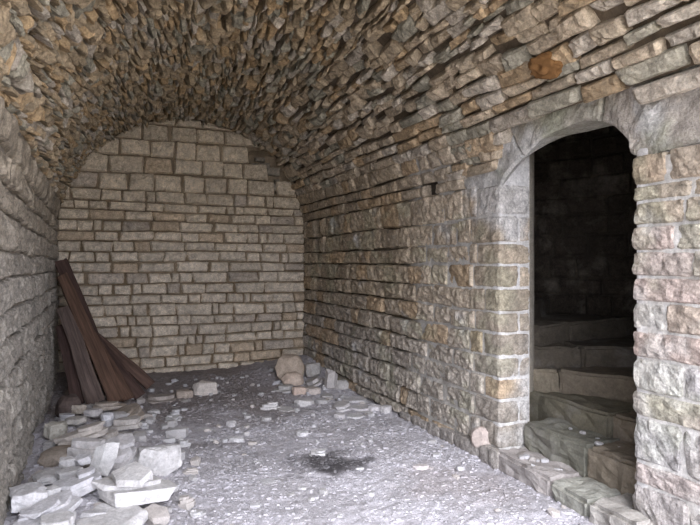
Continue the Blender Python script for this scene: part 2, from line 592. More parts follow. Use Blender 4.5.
# ------------------------------------------------------------------ vault
V = MB()
SV = 2.20
bV = courses(SV, 3.05, .080, .135, 31) + courses(3.05, 3.6, .058, .105, 33)[1:] + courses(3.6, SL0, .046, .078, 32)[1:]
def skipv(y, b0, b1):
    if b1 > 3.2: return False
    if y > 4.3: return (b0 + b1) / 2 < SP - .005
    return prof((b0 + b1) / 2)[1] < ltop(y) - .04
for k in range(len(bV) - 1):
    s = bV[k]
    edge = min(s - SP, 3.0 * (SL0 - s))
    t = sm(0, .45, edge)
    lf = sm(3.2, 4.4, s)
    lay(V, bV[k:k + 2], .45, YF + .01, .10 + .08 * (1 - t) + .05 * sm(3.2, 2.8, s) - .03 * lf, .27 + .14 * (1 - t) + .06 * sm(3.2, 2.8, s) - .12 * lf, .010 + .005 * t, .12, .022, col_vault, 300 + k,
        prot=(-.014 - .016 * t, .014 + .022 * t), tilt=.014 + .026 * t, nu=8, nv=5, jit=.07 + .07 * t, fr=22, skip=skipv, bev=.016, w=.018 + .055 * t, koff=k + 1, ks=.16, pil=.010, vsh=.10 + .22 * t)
backing(V, SP - .02, SL0 + .02, YO, YF + .05, lambda y, s: (.060 + .02 * nz(y * 6, s * 6)) if y > .8 else .01, lambda p: (.13, .10, .07))
# over the doorway the backing comes down to the lintel
setting(V.build('ceiling', [M_VAULT, M_MORT]))

# ------------------------------------------------------------------ far wall
Wb = MB()
r = random.Random(51)
zc = [0.0]
fh = [.15, .14, .16, .13, .15, .14, .16, .14, .15, .17, .14, .15, .13, .15, .15, .13, .12, .17, .24, .24, .24, .22, .12]
for h in fh: zc.append(zc[-1] + h)
ksc = 3.455 / zc[-1]
zc = [q * ksc for q in zc]
for k in range(len(zc) - 1):
    a, b = zc[k], zc[k + 1]
    top = a > 2.35
    zm = (a + b) / 2
    xl, xr = vault_x(min(zm, 3.44))
    xl += .01; xr -= .01
    x = xl
    first = True
    if a > 3.43: break
    while x < xr - .03:
        L = r.uniform(.26, .42) if top else r.uniform(.17, .48)
        if not top and r.random() < .12: L = r.uniform(.09, .14)
        if first: L *= r.uniform(.5, 1); first = False
        e = min(x + L, xr)
        if xr - e < .10: e = xr
        # the missing corner high on the right
        if a > 2.50 and b < 3.15 and x > 2.00 + (.0 if a < 2.6 else -.08):
            x = e
            continue
        def fn(u, v, h, x=x, e=e, a=a, b=b, k=k, lf=(x == xl), rt=(e == xr)):
            q0 = a + (wav(k + 50, x + (e - x) * u, .022) if k else 0) + .008
            q1 = b + wav(k + 51, x + (e - x) * u, .022) - .008
            zz = q0 + (q1 - q0) * v
            cl, cr_ = vault_x(min(zz, 3.435))
            x0 = cl + .0 if lf else x + .009
            x1 = cr_ - .0 if rt else e - .009
            x0 = max(x0, cl); x1 = min(x1, cr_)
            return (x0 + (x1 - x0) * u, YF - h, zz)
        Wb.patch(fn, 12, 8, .07, .026, .024, col_far(x, zm, r), 9000 + k * 40 + int(x * 31) % 39, prot=r.uniform(-.010, .014), tu=r.uniform(-.014, .014), tv=r.uniform(-.018, .018), jit=.06, fr=14, pil=.018)
        x = e
def mort_far(p):
    return mixc((.25, .195, .13), (.18, .135, .085), sm(-.2, .3, fb(p[0] * 2, p[2] * 2, 4)))
Wb.grid(lambda u, v: (u, YF + .044 + .012 * nz(u * 6, v * 6) + (.10 if (u > 2.02 and 2.55 < v < 3.1) else 0), v),
        [XL - .1 + i * .05 for i in range(70)], [i * .05 for i in range(74)], mort_far, 1)
# loose rubble core where the facing has gone
for i in range(26):
    x0, z0 = r.uniform(1.98, 2.5), r.uniform(2.5, 3.05)
    if z0 > 3.25 - .9 * (x0 - 1.9): continue
    w, h_ = r.uniform(.07, .16), r.uniform(.05, .10)
    Wb.patch(lambda u, v, h, x0=x0, z0=z0, w=w, h_=h_: (x0 + w * u, YF + .07 - h, z0 + h_ * v), 5, 4, .1, .012, .012, (.30, .26, .20), 9900 + i, prot=r.uniform(0, .05), tv=r.uniform(-.03, .03), jit=.12, fr=12)
setting(Wb.build('wall_back', [M_FAR, M_MORT]))

# ------------------------------------------------------------------ floor
Fl = MB()
ST = (1.62, 4.20)
def floor_col(p):
    x, y, z = p
    n = fb(x * 2.1, y * 2.1, 11)
    c = mixc((.52, .50, .53), (.455, .435, .455), sm(-.3, .4, n))
    dk = sm(5.0, 6.7, y + .6 * n) * sm(2.5, 1.6, x + .2 * n) 
    c = mixc(c, (.235, .20, .185), .85 * dk)
    d = math.hypot((x - ST[0]) / .42, (y - ST[1]) / .40) + .45 * fb(x * 6, y * 6, 3)
    c = mixc(c, (.055, .05, .052), .92 * sm(1.0, .25, d))
    d2 = math.hypot((x - .95) / .5, (y - 5.05) / .16) + .4 * fb(x * 5, y * 5, 8)
    c = mixc(c, (.25, .23, .23), .55 * sm(1.0, .3, d2))
    d3 = math.hypot((x - 2.3) / .5, (y - 3.5) / .55) + .4 * fb(x * 5, y * 5, 9)
    c = mixc(c, (.36, .31, .30), .45 * sm(1.0, .3, d3))
    return c
nx_, ny_ = 150, 340
xs = [XL - .1 + (XR - XL + .2) * i / nx_ for i in range(nx_ + 1)]
ys = [1.6 + (YF + .1 - 1.6) * i / ny_ for i in range(ny_ + 1)]
Fl.grid(lambda u, v: (u, v, floor_h(u, v) + .011 * fb(u * 15, v * 15, 1)), xs, ys, floor_col)
Fl.grid(lambda u, v: (u, v, floor_h(u, v)), xs[::6] + [xs[-1]], [YO - .5 + .29 * i for i in range(int((1.6 - YO + .5) / .29))] + [1.6], floor_col)
setting(Fl.build('floor', [M_FLOOR], smooth=True))


# ------------------------------------------------------------------ loose stone: shapes
def rock_bm(seed, kind='block', sub=1, rough=.02):
    """unit rock filling x,y in -.5...5 and z in 0..1, angular and broken"""
    r = random.Random(seed)
    bm = bmesh.new()
    layers = [(0, 1, 1.0, 0, 0)]
    if kind == 'slab':
        k = r.uniform(.4, .65)
        layers = [(0, k, 1.0, 0, 0), (k - .06, 1, r.uniform(.68, .9), r.uniform(-.12, .12), r.uniform(-.05, .16))]
        if r.random() < .5: layers[1] = (k - .06, .85, .85, layers[1][3], layers[1][4]); layers.append((.80, 1.1, r.uniform(.4, .6), r.uniform(-.2, .2), r.uniform(0, .2)))
    for (za, zb, scl, dx, dy) in layers:
        n = 9 if kind == 'boulder' else r.randint(5, 7) if kind == 'block' else r.randint(6, 9) if kind == 'slab' else 5
        off = r.uniform(0, 6.28)
        rads = [r.uniform(.72, 1.0) for _ in range(n)]
        new = []
        for lev in ((0, .2, .55, .85, 1) if kind in ('block', 'boulder') else (0, 1) if kind == 'slab' else (0, .5, 1)):
            for i in range(n):
                a = off + 6.283 * i / n + r.uniform(-.22, .22)
                q = max(abs(math.cos(a)), abs(math.sin(a)))
                rad = .5 / q ** (.45 if kind == 'boulder' else .7) * rads[i] * scl
                k = r.uniform(.93, 1.0)
                if kind == 'boulder': k = {0: .9, .2: 1.0, .55: 1.0, .85: .8, 1: .5}[lev] * r.uniform(.93, 1.05)
                elif kind != 'slab': k = r.uniform(.72, .97) if lev in (0, 1) else r.uniform(.95, 1.05) if lev == .5 else 1.0
                jz = .05 if kind == 'boulder' else .11 if kind == 'block' else .10 if kind == 'slab' else .2
                z = za + (zb - za) * lev + r.uniform(-jz, jz) * (zb - za)
                new.append(bm.verts.new((math.cos(a) * rad * k + dx, math.sin(a) * rad * k + dy, z)))
        g = bmesh.ops.convex_hull(bm, input=new)
        junk = [e for e in g['geom_interior'] + g['geom_unused'] if isinstance(e, bmesh.types.BMVert)]
        bmesh.ops.delete(bm, geom=list(set(junk)), context='VERTS')
    bmesh.ops.dissolve_limit(bm, angle_limit=.18, verts=bm.verts[:], edges=bm.edges[:])
    bmesh.ops.recalc_face_normals(bm, faces=bm.faces[:])
    bmesh.ops.bevel(bm, geom=bm.edges[:], offset=.010, segments=1, affect='EDGES', clamp_overlap=True)
    lo = [min(v.co[i] for v in bm.verts) for i in range(3)]
    hi = [max(v.co[i] for v in bm.verts) for i in range(3)]
    for v in bm.verts:
        for i in range(3):
            t = (v.co[i] - lo[i]) / (hi[i] - lo[i])
            v.co[i] = t - (.5 if i < 2 else 0)
    bmesh.ops.triangulate(bm, faces=bm.faces[:])
    if sub:
        bmesh.ops.subdivide_edges(bm, edges=[e for e in bm.edges if e.calc_length() > .22], cuts=2 if sub > 1 else 1, use_grid_fill=True)
        bmesh.ops.triangulate(bm, faces=bm.faces[:])
        if sub > 1:
            bmesh.ops.subdivide_edges(bm, edges=[e for e in bm.edges if e.calc_length() > .14], cuts=1)
            bmesh.ops.triangulate(bm, faces=bm.faces[:])
        bm.normal_update()
        for v in bm.verts:
            v.co += v.normal * rough * fb(v.co.x * 5 + seed, v.co.y * 5, v.co.z * 4) 
    return bm


def rock_mesh(name, bm, col):
    M = MB(); M.bm(bm, col)
    o = M.build(name, M_ROCK)
    return o


def describe(o, label, cat, group=None):
    o['label'] = label; o['category'] = cat
    if group: o['group'] = group
    return o


PALE, GREY, BROWN, TAN, DARK = (.60, .585, .575), (.46, .45, .445), (.34, .29, .24), (.50, .41, .325), (.20, .17, .155)
count = [0]
def rock(box, kind, label, name='limestone_block', col=PALE, thick=None, yaw=0, roll=0, pitch=0, lift=0.0, embed=.02, group=None, depth=None, rseed=None):
    """a loose stone whose seen extent in the photograph is box"""
    x0, y0, x1, y1 = box
    count[0] += 1
    seed = rseed if rseed else count[0] * 17 + 3
    p, d = ground((x0 + x1) / 2, y1, lift)
    w = (x1 - x0) * d / F
    vis = (y1 - y0) * d / F
    al = math.atan2(H - p.z, d)
    if thick is None:
        dp = depth or .75 * w
        hgt = max(.35 * vis, (vis - dp * math.sin(al)) / math.cos(al))
    else:
        hgt = thick
        dp = depth or min(1.5 * w, max(.4 * w, (vis - hgt * math.cos(al)) / math.sin(al)))
    fwd = Vector((st, ct, 0)).normalized()
    v = ray((x0 + x1) / 2, y1); fw = Vector((v.x, v.y, 0)).normalized()
    c = p + fw * dp * .5
    if c.x < XL + w * .35 + .04: c.x = XL + w * .35 + .04
    if c.x > XR - w * .35 - .04: c.x = XR - w * .35 - .04
    if c.y > YF - dp * .5 - .05: c.y = YF - dp * .5 - .05
    bm = rock_bm(seed, kind, 2, .045 if kind == 'block' else .02)
    bm.transform(Matrix.Diagonal((w, dp, hgt, 1)))
    o = rock_mesh(name, bm, tuple(q * random.Random(seed).uniform(.93, 1.06) for q in col))
    o.location = (c.x, c.y, floor_h(c.x, c.y) * .7 + (p.z - lift) * .3 + lift - embed)
    o.rotation_euler = (R(pitch), R(roll), -math.atan2(fw.x, fw.y) + R(yaw))
    describe(o, label, 'stone', group)
    return o


G = 'broken stones heaped along the left wall'
rock((136, 444, 182, 477), 'block', 'squarish pale block with a grey left face at the right edge of the left heap', 'limestone_block', PALE, thick=.20, depth=.2, yaw=30, roll=4, rseed=4)
rock((92, 463, 175, 508), 'slab', 'broad jagged white slab just left of and below the squarish pale block', 'limestone_slab', PALE, thick=.13, roll=10, lift=.05, embed=.0, yaw=38, rseed=77)
rock((112, 462, 150, 492), 'shard', 'pointed white shard lying on top of the broad jagged slab', 'limestone_shard', PALE, thick=.06, lift=.17, embed=0, roll=-12, yaw=35)
rock((77, 497, 148, 540), 'block', 'large white block cut by the bottom edge of the photo, below the broad jagged slab', 'limestone_block', PALE, depth=.42, yaw=-8)
rock((29, 509, 74, 545), 'slab', 'white slab at the very bottom left, partly cut by the photo edge', 'limestone_slab', PALE, thick=.10, lift=.03)
rock((10, 490, 84, 526), 'slab', 'long pale slab running diagonally beside the left wall at the front of the heap', 'limestone_slab', (.53, .52, .53), thick=.07, yaw=32, lift=.05, depth=.24, roll=-8)
rock((7, 479, 42, 512), 'block', 'pale broken block touching the left wall at the front of the heap', 'limestone_block', (.56, .55, .55), depth=.2, lift=.04)
rock((38, 482, 60, 498), 'block', 'small pale block wedged between the wall block and the diagonal slab', 'limestone_block', (.58, .57, .56), lift=.06)
rock((55, 465, 104, 494), 'slab', 'grey slab tilted to the right in the middle of the heap, left of the jagged white slab', 'limestone_slab', (.50, .49, .50), thick=.10, lift=.06, yaw=20, roll=-10)
rock((34, 463, 60, 484), 'block', 'flat-topped grey block next to the left wall, behind the diagonal slab', 'limestone_block', GREY, lift=.04, depth=.2)
rock((58, 463, 84, 481), 'block', 'grey block with a sloping top right of the flat-topped block', 'limestone_block', GREY, lift=.05, yaw=25)
rock((88, 444, 110, 474), 'shard', 'pointed pale shard standing upright in front of the leaning slab', 'limestone_shard', (.58, .57, .56), thick=.22, depth=.10, lift=.05, roll=18)
rock((103, 432, 139, 466), 'slab', 'large smooth grey-white slab leaning in the heap behind the squarish block', 'limestone_slab', (.55, .53, .53), thick=.13, lift=.04, pitch=14, roll=-14, yaw=10)
rock((68, 436, 106, 458), 'slab', 'grey slab behind the upright shard, right of the brown boulder', 'limestone_slab', (.49, .47, .46), thick=.13, lift=.05, yaw=-15, roll=6)
rock((39, 437, 78, 465), 'boulder', 'brown rounded boulder in the heap beside the left wall', 'boulder', BROWN, depth=.32, lift=.02, roll=-8)
rock((77, 449, 92, 463), 'shard', 'small narrow shard slanting up to the right in front of the brown boulder', 'limestone_shard', (.55, .54, .55), thick=.05, lift=.10, yaw=40, roll=-18)
rock((60, 453, 76, 466), 'block', 'small grey stone in front of the brown boulder', 'limestone_chunk', GREY, lift=.08)
rock((57, 420, 108, 440), 'slab', 'long thin grey bar of stone lying across the heap below the planks', 'stone_bar', (.47, .43, .39), thick=.08, depth=.16, lift=.08, roll=-11, yaw=10)
rock((110, 417, 142, 428), 'slab', 'short flat bar of grey stone right of the long bar', 'stone_bar', (.46, .43, .40), thick=.08, depth=.15, lift=.06, roll=-3)
rock((116, 398, 145, 420), 'slab', 'brown slab slanting up to the right at the foot of the fanned planks', 'limestone_slab', BROWN, thick=.08, lift=.05, roll=-22, yaw=25)
rock((45, 418, 67, 438), 'block', 'olive-grey angular stone against the left wall, left of the long bar', 'limestone_block', (.38, .36, .31), lift=.04)
rock((44, 437, 56, 447), 'block', 'small grey stone against the left wall, left of the brown boulder', 'limestone_chunk', (.40, .385, .37), lift=.02)
rock((97, 427, 118, 442), 'block', 'grey-brown block under the right end of the long bar', 'limestone_block', (.38, .35, .32), lift=.04)
rock((117, 428, 133, 438), 'block', 'dark grey stone below the short flat bar', 'limestone_chunk', (.36, .34, .32), lift=.02)
rock((133, 428, 146, 437), 'block', 'grey stone below the right end of the short flat bar', 'limestone_chunk', (.42, .40, .38), lift=.02)
rock((84, 405, 102, 416), 'block', 'rounded grey stone under the foot of the broad middle plank', 'limestone_chunk', (.42, .40, .39), lift=.05)
rock((101, 410, 113, 421), 'block', 'small bright bluish-white stone at the foot of the planks', 'limestone_chunk', (.60, .60, .62), lift=.06)
rock((72, 401, 86, 413), 'block', 'small tan stone right of the dark stump in the corner', 'limestone_chunk', (.42, .37, .31), lift=.05)
rock((94, 398, 126, 408), 'slab', 'thin flat grey-brown slab at the foot of the long planks', 'limestone_slab', (.40, .35, .30), thick=.06, lift=.05)
rock((143, 391, 176, 403), 'slab', 'flat tan slab on the floor below the far wall, right of the fanned planks', 'limestone_slab', (.45, .40, .36), thick=.07)
rock((66, 413, 86, 424), 'block', 'grey stone behind the left end of the long bar', 'limestone_chunk', (.38, .36, .33), lift=.05)
rock((140, 410, 152, 420), 'block', 'grey-tan stone right of the brown slanting slab', 'limestone_chunk', (.45, .41, .38))
rock((148, 407, 160, 414), 'block', 'small pale stone on dark earth right of the short bar', 'limestone_chunk', (.55, .53, .52))
rock((56, 389, 81, 417), 'boulder', 'dark brown stump-like lump in the corner behind the planks', 'dark_boulder', (.10, .075, .065), lift=.02, depth=.22, group=None)
rock((193, 378, 217, 396), 'block', 'pale upright stone standing near the middle of the far wall foot', 'limestone_block', (.56, .51, .46), depth=.16)
rock((176, 387, 193, 399), 'block', 'tan rounded stone left of the pale upright stone at the far wall', 'limestone_chunk', (.46, .39, .33))
rock((179, 396, 196, 403), 'slab', 'thin pale stone flake in front of the tan rounded stone by the far wall', 'limestone_flake', (.55, .53, .51), thick=.03)
# corner on the right
rock((275, 352, 305, 382), 'boulder', 'big tan boulder in the far right corner, largest of the corner heap', 'boulder', TAN, depth=.34, rseed=21)
rock((281, 369, 304, 385), 'boulder', 'tan rounded block leaning on the front of the big corner boulder', 'boulder', (.53, .43, .35), depth=.2, lift=.03)
rock((305, 361, 321, 377), 'block', 'grey block between the big corner boulder and the right wall', 'limestone_block', (.42, .40, .375), lift=.04)
rock((305, 372, 324, 388), 'slab', 'pale slab tilted up to the right in the corner heap', 'limestone_slab', (.50, .47, .45), thick=.08, roll=-28, lift=.04)
rock((323, 367, 336, 391), 'shard', 'pointed pale stone standing upright against the right wall', 'limestone_shard', (.50, .47, .45), thick=.26, depth=.13, roll=8)
rock((292, 384, 306, 395), 'block', 'small pinkish block in front of the corner boulders', 'limestone_chunk', (.54, .43, .36))
rock((305, 385, 321, 395), 'block', 'pinkish-grey block right of the small pinkish block', 'limestone_chunk', (.51, .45, .41))
rock((274, 383, 293, 392), 'slab', 'flat grey slab below the big corner boulder', 'limestone_slab', (.49, .47, .45), thick=.07)
rock((335, 378, 349, 390), 'block', 'grey stone at the foot of the right wall, right of the pointed upright stone', 'limestone_chunk', (.45, .43, .41))
rock((260, 400, 281, 410), 'slab', 'pale flat-topped slab on the floor, left in front of the corner heap', 'limestone_slab', (.56, .54, .53), thick=.09)
rock((294, 396, 314, 407), 'block', 'pale rounded block on the floor in front of the pinkish blocks', 'limestone_chunk', (.55, .53, .52))
rock((276, 404, 294, 414), 'slab', 'thin pale flake lying left of the pale rounded block', 'limestone_flake', (.54, .52, .51), thick=.035, yaw=30)
rock((330, 398, 352, 412), 'slab', 'pale slab at the left end of the flat slabs below the right wall', 'limestone_slab', (.53, .51, .51), thick=.06, roll=-6)
rock((345, 394, 378, 405), 'slab', 'thin white slab, rearmost of the flat slabs below the right wall', 'limestone_slab', (.56, .54, .54), thick=.05)
rock((350, 402, 374, 413), 'slab', 'pale slab in the middle of the flat slabs below the right wall', 'limestone_slab', (.55, .53, .53), thick=.05, yaw=20)
rock((346, 411, 366, 419), 'slab', 'low pale slab, nearest of the flat slabs below the right wall', 'limestone_slab', (.54, .53, .53), thick=.04)
rock((368, 402, 384, 412), 'block', 'small pale stone at the right end of the flat slabs by the wall foot', 'limestone_chunk', (.54, .52, .52))
rock((380, 403, 392, 414), 'block', 'pale angular stone against the right wall where the dry joints end', 'limestone_chunk', (.53, .51, .50), yaw=20)
rock((320, 391, 334, 399), 'slab', 'small grey flake right of the pinkish-grey block', 'limestone_flake', (.48, .46, .45), thick=.05)
rock((333, 410, 345, 419), 'block', 'small grey stone left of the nearest flat slab', 'limestone_chunk', (.47, .45, .45))
# out on the floor
rock((309, 444, 327, 457), 'slab', 'pale flat stone on the floor just behind the black stain', 'limestone_chunk', (.56, .55, .55), thick=.05)
rock((229, 433, 244, 443), 'block', 'pale pointed stone on the floor, left of the black stain', 'limestone_chunk', (.56, .55, .55))
rock((296, 428, 309, 437), 'block', 'pale stone on the floor midway between corner heap and black stain', 'limestone_chunk', (.54, .53, .53))
rock((226, 418, 236, 427), 'block', 'small pale stone standing in the dark earth left of the middle', 'limestone_chunk', (.50, .48, .48))
rock((198, 424, 216, 432), 'slab', 'flat pale stone on the floor right of the left heap', 'limestone_flake', (.55, .54, .54), thick=.03)
rock((412, 461, 434, 470), 'slab', 'flat pinkish-grey stone on the open floor before the right wall', 'limestone_flake', (.50, .46, .45), thick=.045)
rock((355, 464, 364, 471), 'block', 'small grey stone at the right edge of the black stain', 'limestone_chunk', (.50, .49, .49))
rock((260, 474, 278, 484), 'block', 'small pale stone on the floor in front of the black stain, to its left', 'limestone_flake', (.54, .53, .54), thick=.03)
rock((175, 491, 195, 502), 'block', 'small pale block on the floor right of the jagged white slab', 'limestone_chunk', (.55, .54, .55))
rock((150, 512, 176, 524), 'slab', 'grey flake at the bottom of the photo, right of the large cut-off block', 'limestone_flake', (.50, .49, .51), thick=.04)
rock((158, 478, 180, 490), 'block', 'grey stone right below the squarish pale block', 'limestone_chunk', (.48, .475, .49))
# a stone fallen from the wall foot beside the jamb
rock((476, 420, 503, 443), 'boulder', 'rounded pinkish stone set in the broken foot of the wall left of the doorway', 'boulder', (.45, .38, .34), depth=.12, embed=0, lift=.10, rseed=5).location = (XR - .005, 3.90, .075)

# small loose stones on the open floor: one shape each, copied
protos = []
for i in range(10):
    M = MB(); M.bm(rock_bm(400 + i, 'block' if i < 6 else 'slab', 1, .03), random.Random(i).choice([(.55, .54, .54), (.49, .475, .47), (.52, .48, .45), (.57, .56, .57)]))
    me = M.build('limestone_chip', M_ROCK)
    protos.append(me)
rs = random.Random(88)
n = 0; used = set()
spots = []
tries = 0
while n < 226 and tries < 20000:
    tries += 1
    x, y = rs.uniform(XL + .1, XR - .12), rs.uniform(2.4, 7.7)
    e = min(x - XL, XR - x)
    inl = x < .75
    cr_ = math.hypot((x - 2.75) / 1.15, (y - 7.9) / 1.9) < 1.1
    pr = (1.0 if y < 6.4 else .5) if inl else (.8 if cr_ else (.4 if y > 5.6 else .16))
    if rs.random() > pr: continue
    if math.hypot(x - ST[0], y - ST[1]) < .3: continue
    s = rs.uniform(.05, .12) if (inl and y < 6.3) else rs.uniform(.04, .085) if (inl or cr_) else rs.uniform(.025, .055)
    if any((x - a) ** 2 + (y - b) ** 2 < (s + c) ** 2 * .6 for a, b, c in spots): continue
    spots.append((x, y, s))
    i = rs.randrange(10)
    o = protos[i] if i not in used else protos[i].copy()
    if i in used: C.objects.link(o)
    used.add(i)
    o.scale = (s * rs.uniform(.9, 1.6), s * rs.uniform(.8, 1.2), s * rs.uniform(.45, .8))
    o.rotation_euler = (rs.uniform(-.15, .15), rs.uniform(-.15, .15), rs.uniform(0, 6.28))
    o.location = (x, y, floor_h(x, y) - .006)
    if inl: describe(o, 'small limestone chip filling the gaps between the slabs heaped along the left wall', 'stone', 'chips in the left heap')
    elif cr_: describe(o, 'small limestone chip strewn around the boulders of the far right corner', 'stone', 'chips in the corner heap')
    elif y > 5.6: describe(o, 'small limestone chip lying on the darker earth before the far wall', 'stone', 'chips before the far wall')
    elif x > 2.0: describe(o, 'small pale limestone chip on the bright floor along the right wall', 'stone', 'chips along the right wall')
    else: describe(o, 'small pale limestone chip on the bright open floor around the black stain', 'stone', 'chips on the open floor')
    n += 1

for i in range(14):
    o = protos[i % 10].copy(); C.objects.link(o)
    on2 = i > 8
    s_ = rs.uniform(.02, .045)
    x, y = (rs.uniform(3.06, 3.22), rs.uniform(2.9, 3.6)) if on2 else (rs.uniform(2.76, 2.92), rs.uniform(2.85, 3.62))
    o.scale = (s_ * 1.3, s_, s_ * .6); o.rotation_euler = (0, 0, rs.uniform(0, 6.28))
    o.location = (x, y, (.305 if on2 else .115) - .006)
    describe(o, 'small chip lying on the second worn stone step inside the dark doorway' if on2 else 'small chip lying on the worn stone threshold of the dark doorway', 'stone', 'chips on the steps' if on2 else 'chips on the threshold')

# gravel, uncountable
Gv = MB()
rg = random.Random(15)
CUBE = [(-1, -1, -1), (1, -1, -1), (1, 1, -1), (-1, 1, -1), (-.7, -.7, 1), (.7, -.7, 1), (.7, .7, 1), (-.7, .7, 1)]
CF = [(4, 5, 6, 7), (0, 1, 5, 4), (1, 2, 6, 5), (2, 3, 7, 6), (3, 0, 4, 7)]
for i in range(21000):
    y = 2.2 + 5.7 * rg.random() ** 1.25
    x = rg.uniform(XL + .03, XR - .04)
    if nz(x * 1.8, y * 1.8, 33) < rg.uniform(-.7, .25): continue
    s = rg.uniform(.004, .011) * (2.0 if rg.random() < .10 else 1)
    z = floor_h(x, y) + .011 * fb(x * 15, y * 15, 1) + s * .05
    c0 = floor_col((x, y, 0))
    k = rg.uniform(.66, .98)
    c = mixc(tuple(q * k for q in c0), (.50, .49, .50), .15)
    a = rg.uniform(0, 6.28); ca, sa = math.cos(a), math.sin(a)
    ex, ey, ez = s * rg.uniform(.8, 1.7), s * rg.uniform(.7, 1.2), s * rg.uniform(.35, .7)
    base = len(Gv.v)
    for q in CUBE:
        jx, jy, jz = q[0] * ex * rg.uniform(.6, 1.1), q[1] * ey * rg.uniform(.6, 1.1), q[2] * ez * rg.uniform(.7, 1.1)
        Gv.v.append((x + jx * ca - jy * sa, y + jx * sa + jy * ca, z + jz)); Gv.c.append(c)
    for f in CF:
        Gv.f.append(tuple(base + q for q in f)); Gv.m.append(0)
g = Gv.build('gravel', M_ROCK)
describe(g, 'fine pale gravel and dust chips covering the whole floor', 'gravel'); g['kind'] = 'stuff'


# ------------------------------------------------------------------ planks in the left far corner
def plank(top, bot, zt, zb, wid, thk, label, col, seed, face=0, name='wooden_plank', taper=1.0):
    """from the pixel of its top end at height zt to the pixel of its bottom end at zb"""
    r = random.Random(seed)
    def at(p, z):
        v = ray(*p); return v * ((z - H) / v.z) + Vector((0, 0, H))
    a, b = (at(top, zt) if not isinstance(top, Vector) else top), (at(bot, zb) if not isinstance(bot, Vector) else bot)
    L = (a - b).length
    ax = (a - b).normalized()
    v = -((a + b) / 2 - Vector((0, 0, H))).normalized()
    side = ax.cross(v).normalized()
    nrm = side.cross(ax).normalized()
    side, nrm = (Matrix.Rotation(R(face), 3, ax) @ side), (Matrix.Rotation(R(face), 3, ax) @ nrm)
    M = MB()
    n = 26
    prof_ = [(-.5, -.5), (-.5, .35), (-.42, .5), (-.2, .5), (0, .5), (.2, .5), (.42, .5), (.5, .35), (.5, -.5)]
    m_ = len(prof_)
    for i in range(n + 1):
        t = i / n
        wv = wid * (taper + (1 - taper) * (1 - t)) * (1 + .05 * nz(t * 5, seed))
        cx = .012 * nz(t * 2.2, seed, 3) + .010 * math.sin(t * 3)
        for k, (p, q) in enumerate(prof_):
            e = 0.0
            if i in (0, n): e = r.uniform(-.02, .02) * (1 if i else -1)
            M.v.append((p * wv + cx + .004 * nz(t * 9, p * 5, seed), q * thk + .005 * nz(t * 14, p * 7, seed + 2.0), t * L + e))
            M.c.append(tuple(c * (1 + .25 * nz(p * 4, t * 1.5, seed)) for c in col))
    for i in range(n):
        for k in range(m_):
            k2 = (k + 1) % m_
            M.f.append((i * m_ + k, i * m_ + k2, (i + 1) * m_ + k2, (i + 1) * m_ + k)); M.m.append(0)
    M.f.append(tuple(range(m_))[::-1] ); M.m.append(0)
    M.f.append(tuple(n * m_ + k for k in range(m_))); M.m.append(0)
    o = M.build(name, M_WOOD)
    mat = Matrix((side, nrm, ax)).transposed().to_4x4()
    mat.translation = b
    o.matrix_world = mat
    describe(o, label, 'plank', 'dark boards leaning in the far left corner')
    return o


WB = (.105, .062, .047)
def pt(px, py, Y):
    v = ray(px, py); d = Y / v.y
    return Vector((v.x * d, Y, H + v.z * d))
plank(pt(61, 262, 7.70), pt(117, 400, 7.00), 0, 0, .15, .09, 'tallest dark squared beam in the far left corner, its top standing above all the boards', (.075, .045, .036), 1, name='timber')
plank(pt(62, 276, 7.48), pt(117, 401, 6.62), 0, 0, .165, .045, 'long reddish-brown plank in front of the tall beam, right of the broad board', (.118, .070, .048), 2, face=10, taper=.72)
plank(pt(63, 309, 7.26), pt(96, 403, 6.52), 0, 0, .175, .045, 'broad shorter plank with a greyish face, leaning left of the long reddish plank', (.135, .10, .085), 3, face=-6, taper=.7)
plank(pt(61, 326, 7.28), pt(78, 404, 6.60), 0, 0, .12, .045, 'narrow dark plank nearest to the left wall, leftmost of the boards', (.075, .047, .040), 4, face=-10)
plank(pt(84, 326, 7.35), pt(128, 398, 6.75), 0, 0, .125, .04, 'reddish plank just right of the long one, first of the fanned boards', (.112, .066, .046), 5, face=14)
plank(pt(86, 330, 7.55), pt(140, 396, 6.92), 0, 0, .12, .04, 'dark plank in the middle of the boards fanned out to the right', (.085, .052, .042), 6, face=16)
plank(pt(86, 330, 7.75), pt(151, 386, 7.12), 0, 0, .12, .045, 'lowest-lying plank at the right end of the fan of boards', (.125, .078, .06), 7, face=20)


# ------------------------------------------------------------------ mud lump among the vault stones
v = ray(546, 66); d = 2.5
while True:
    q = v * d
    xl, xr = vault_x(H + q.z)
    if q.x >= xr - .015: break
    d += .005
nx, nzz = -(q.x - XC) / AX ** 2, -(H + q.z - ZS) / BZ ** 2
nn = Vector((nx, 0, nzz)).normalized()
M = MB()
bm = bmesh.new(); bmesh.ops.create_icosphere(bm, subdivisions=4, radius=1)
hd = Vector((.08, .25, 1)).normalized()
for w in bm.verts:
    k = 1 + .32 * fb(w.co.x * 2, w.co.y * 2, w.co.z * 2) + .09 * nz(w.co.x * 6, w.co.y * 6, w.co.z * 6)
    hole = sm(.20, .13, (w.co.normalized() - hd).length)
    w.co *= k * (1 - .70 * hole)
M.bm(bm, (.235, .12, .045))
nest = M.build('mud_nest', M_CLAY, smooth=True)
tan_s = Vector((0, 1, 0)); up = nn.cross(tan_s).normalized()
if up.z < 0: up = -up
mat = Matrix((tan_s, up, nn)).transposed().to_4x4() @ Matrix.Rotation(.4, 4, 'Z') @ Matrix.Diagonal((.115, .072, .06, 1))
mat.translation = Vector((q.x, q.y, H + q.z)) + nn * .005
nest.matrix_world = mat
describe(nest, 'orange-brown crumbly mud lump with a small dark hole, stuck among vault stones above the doorway', 'nest')

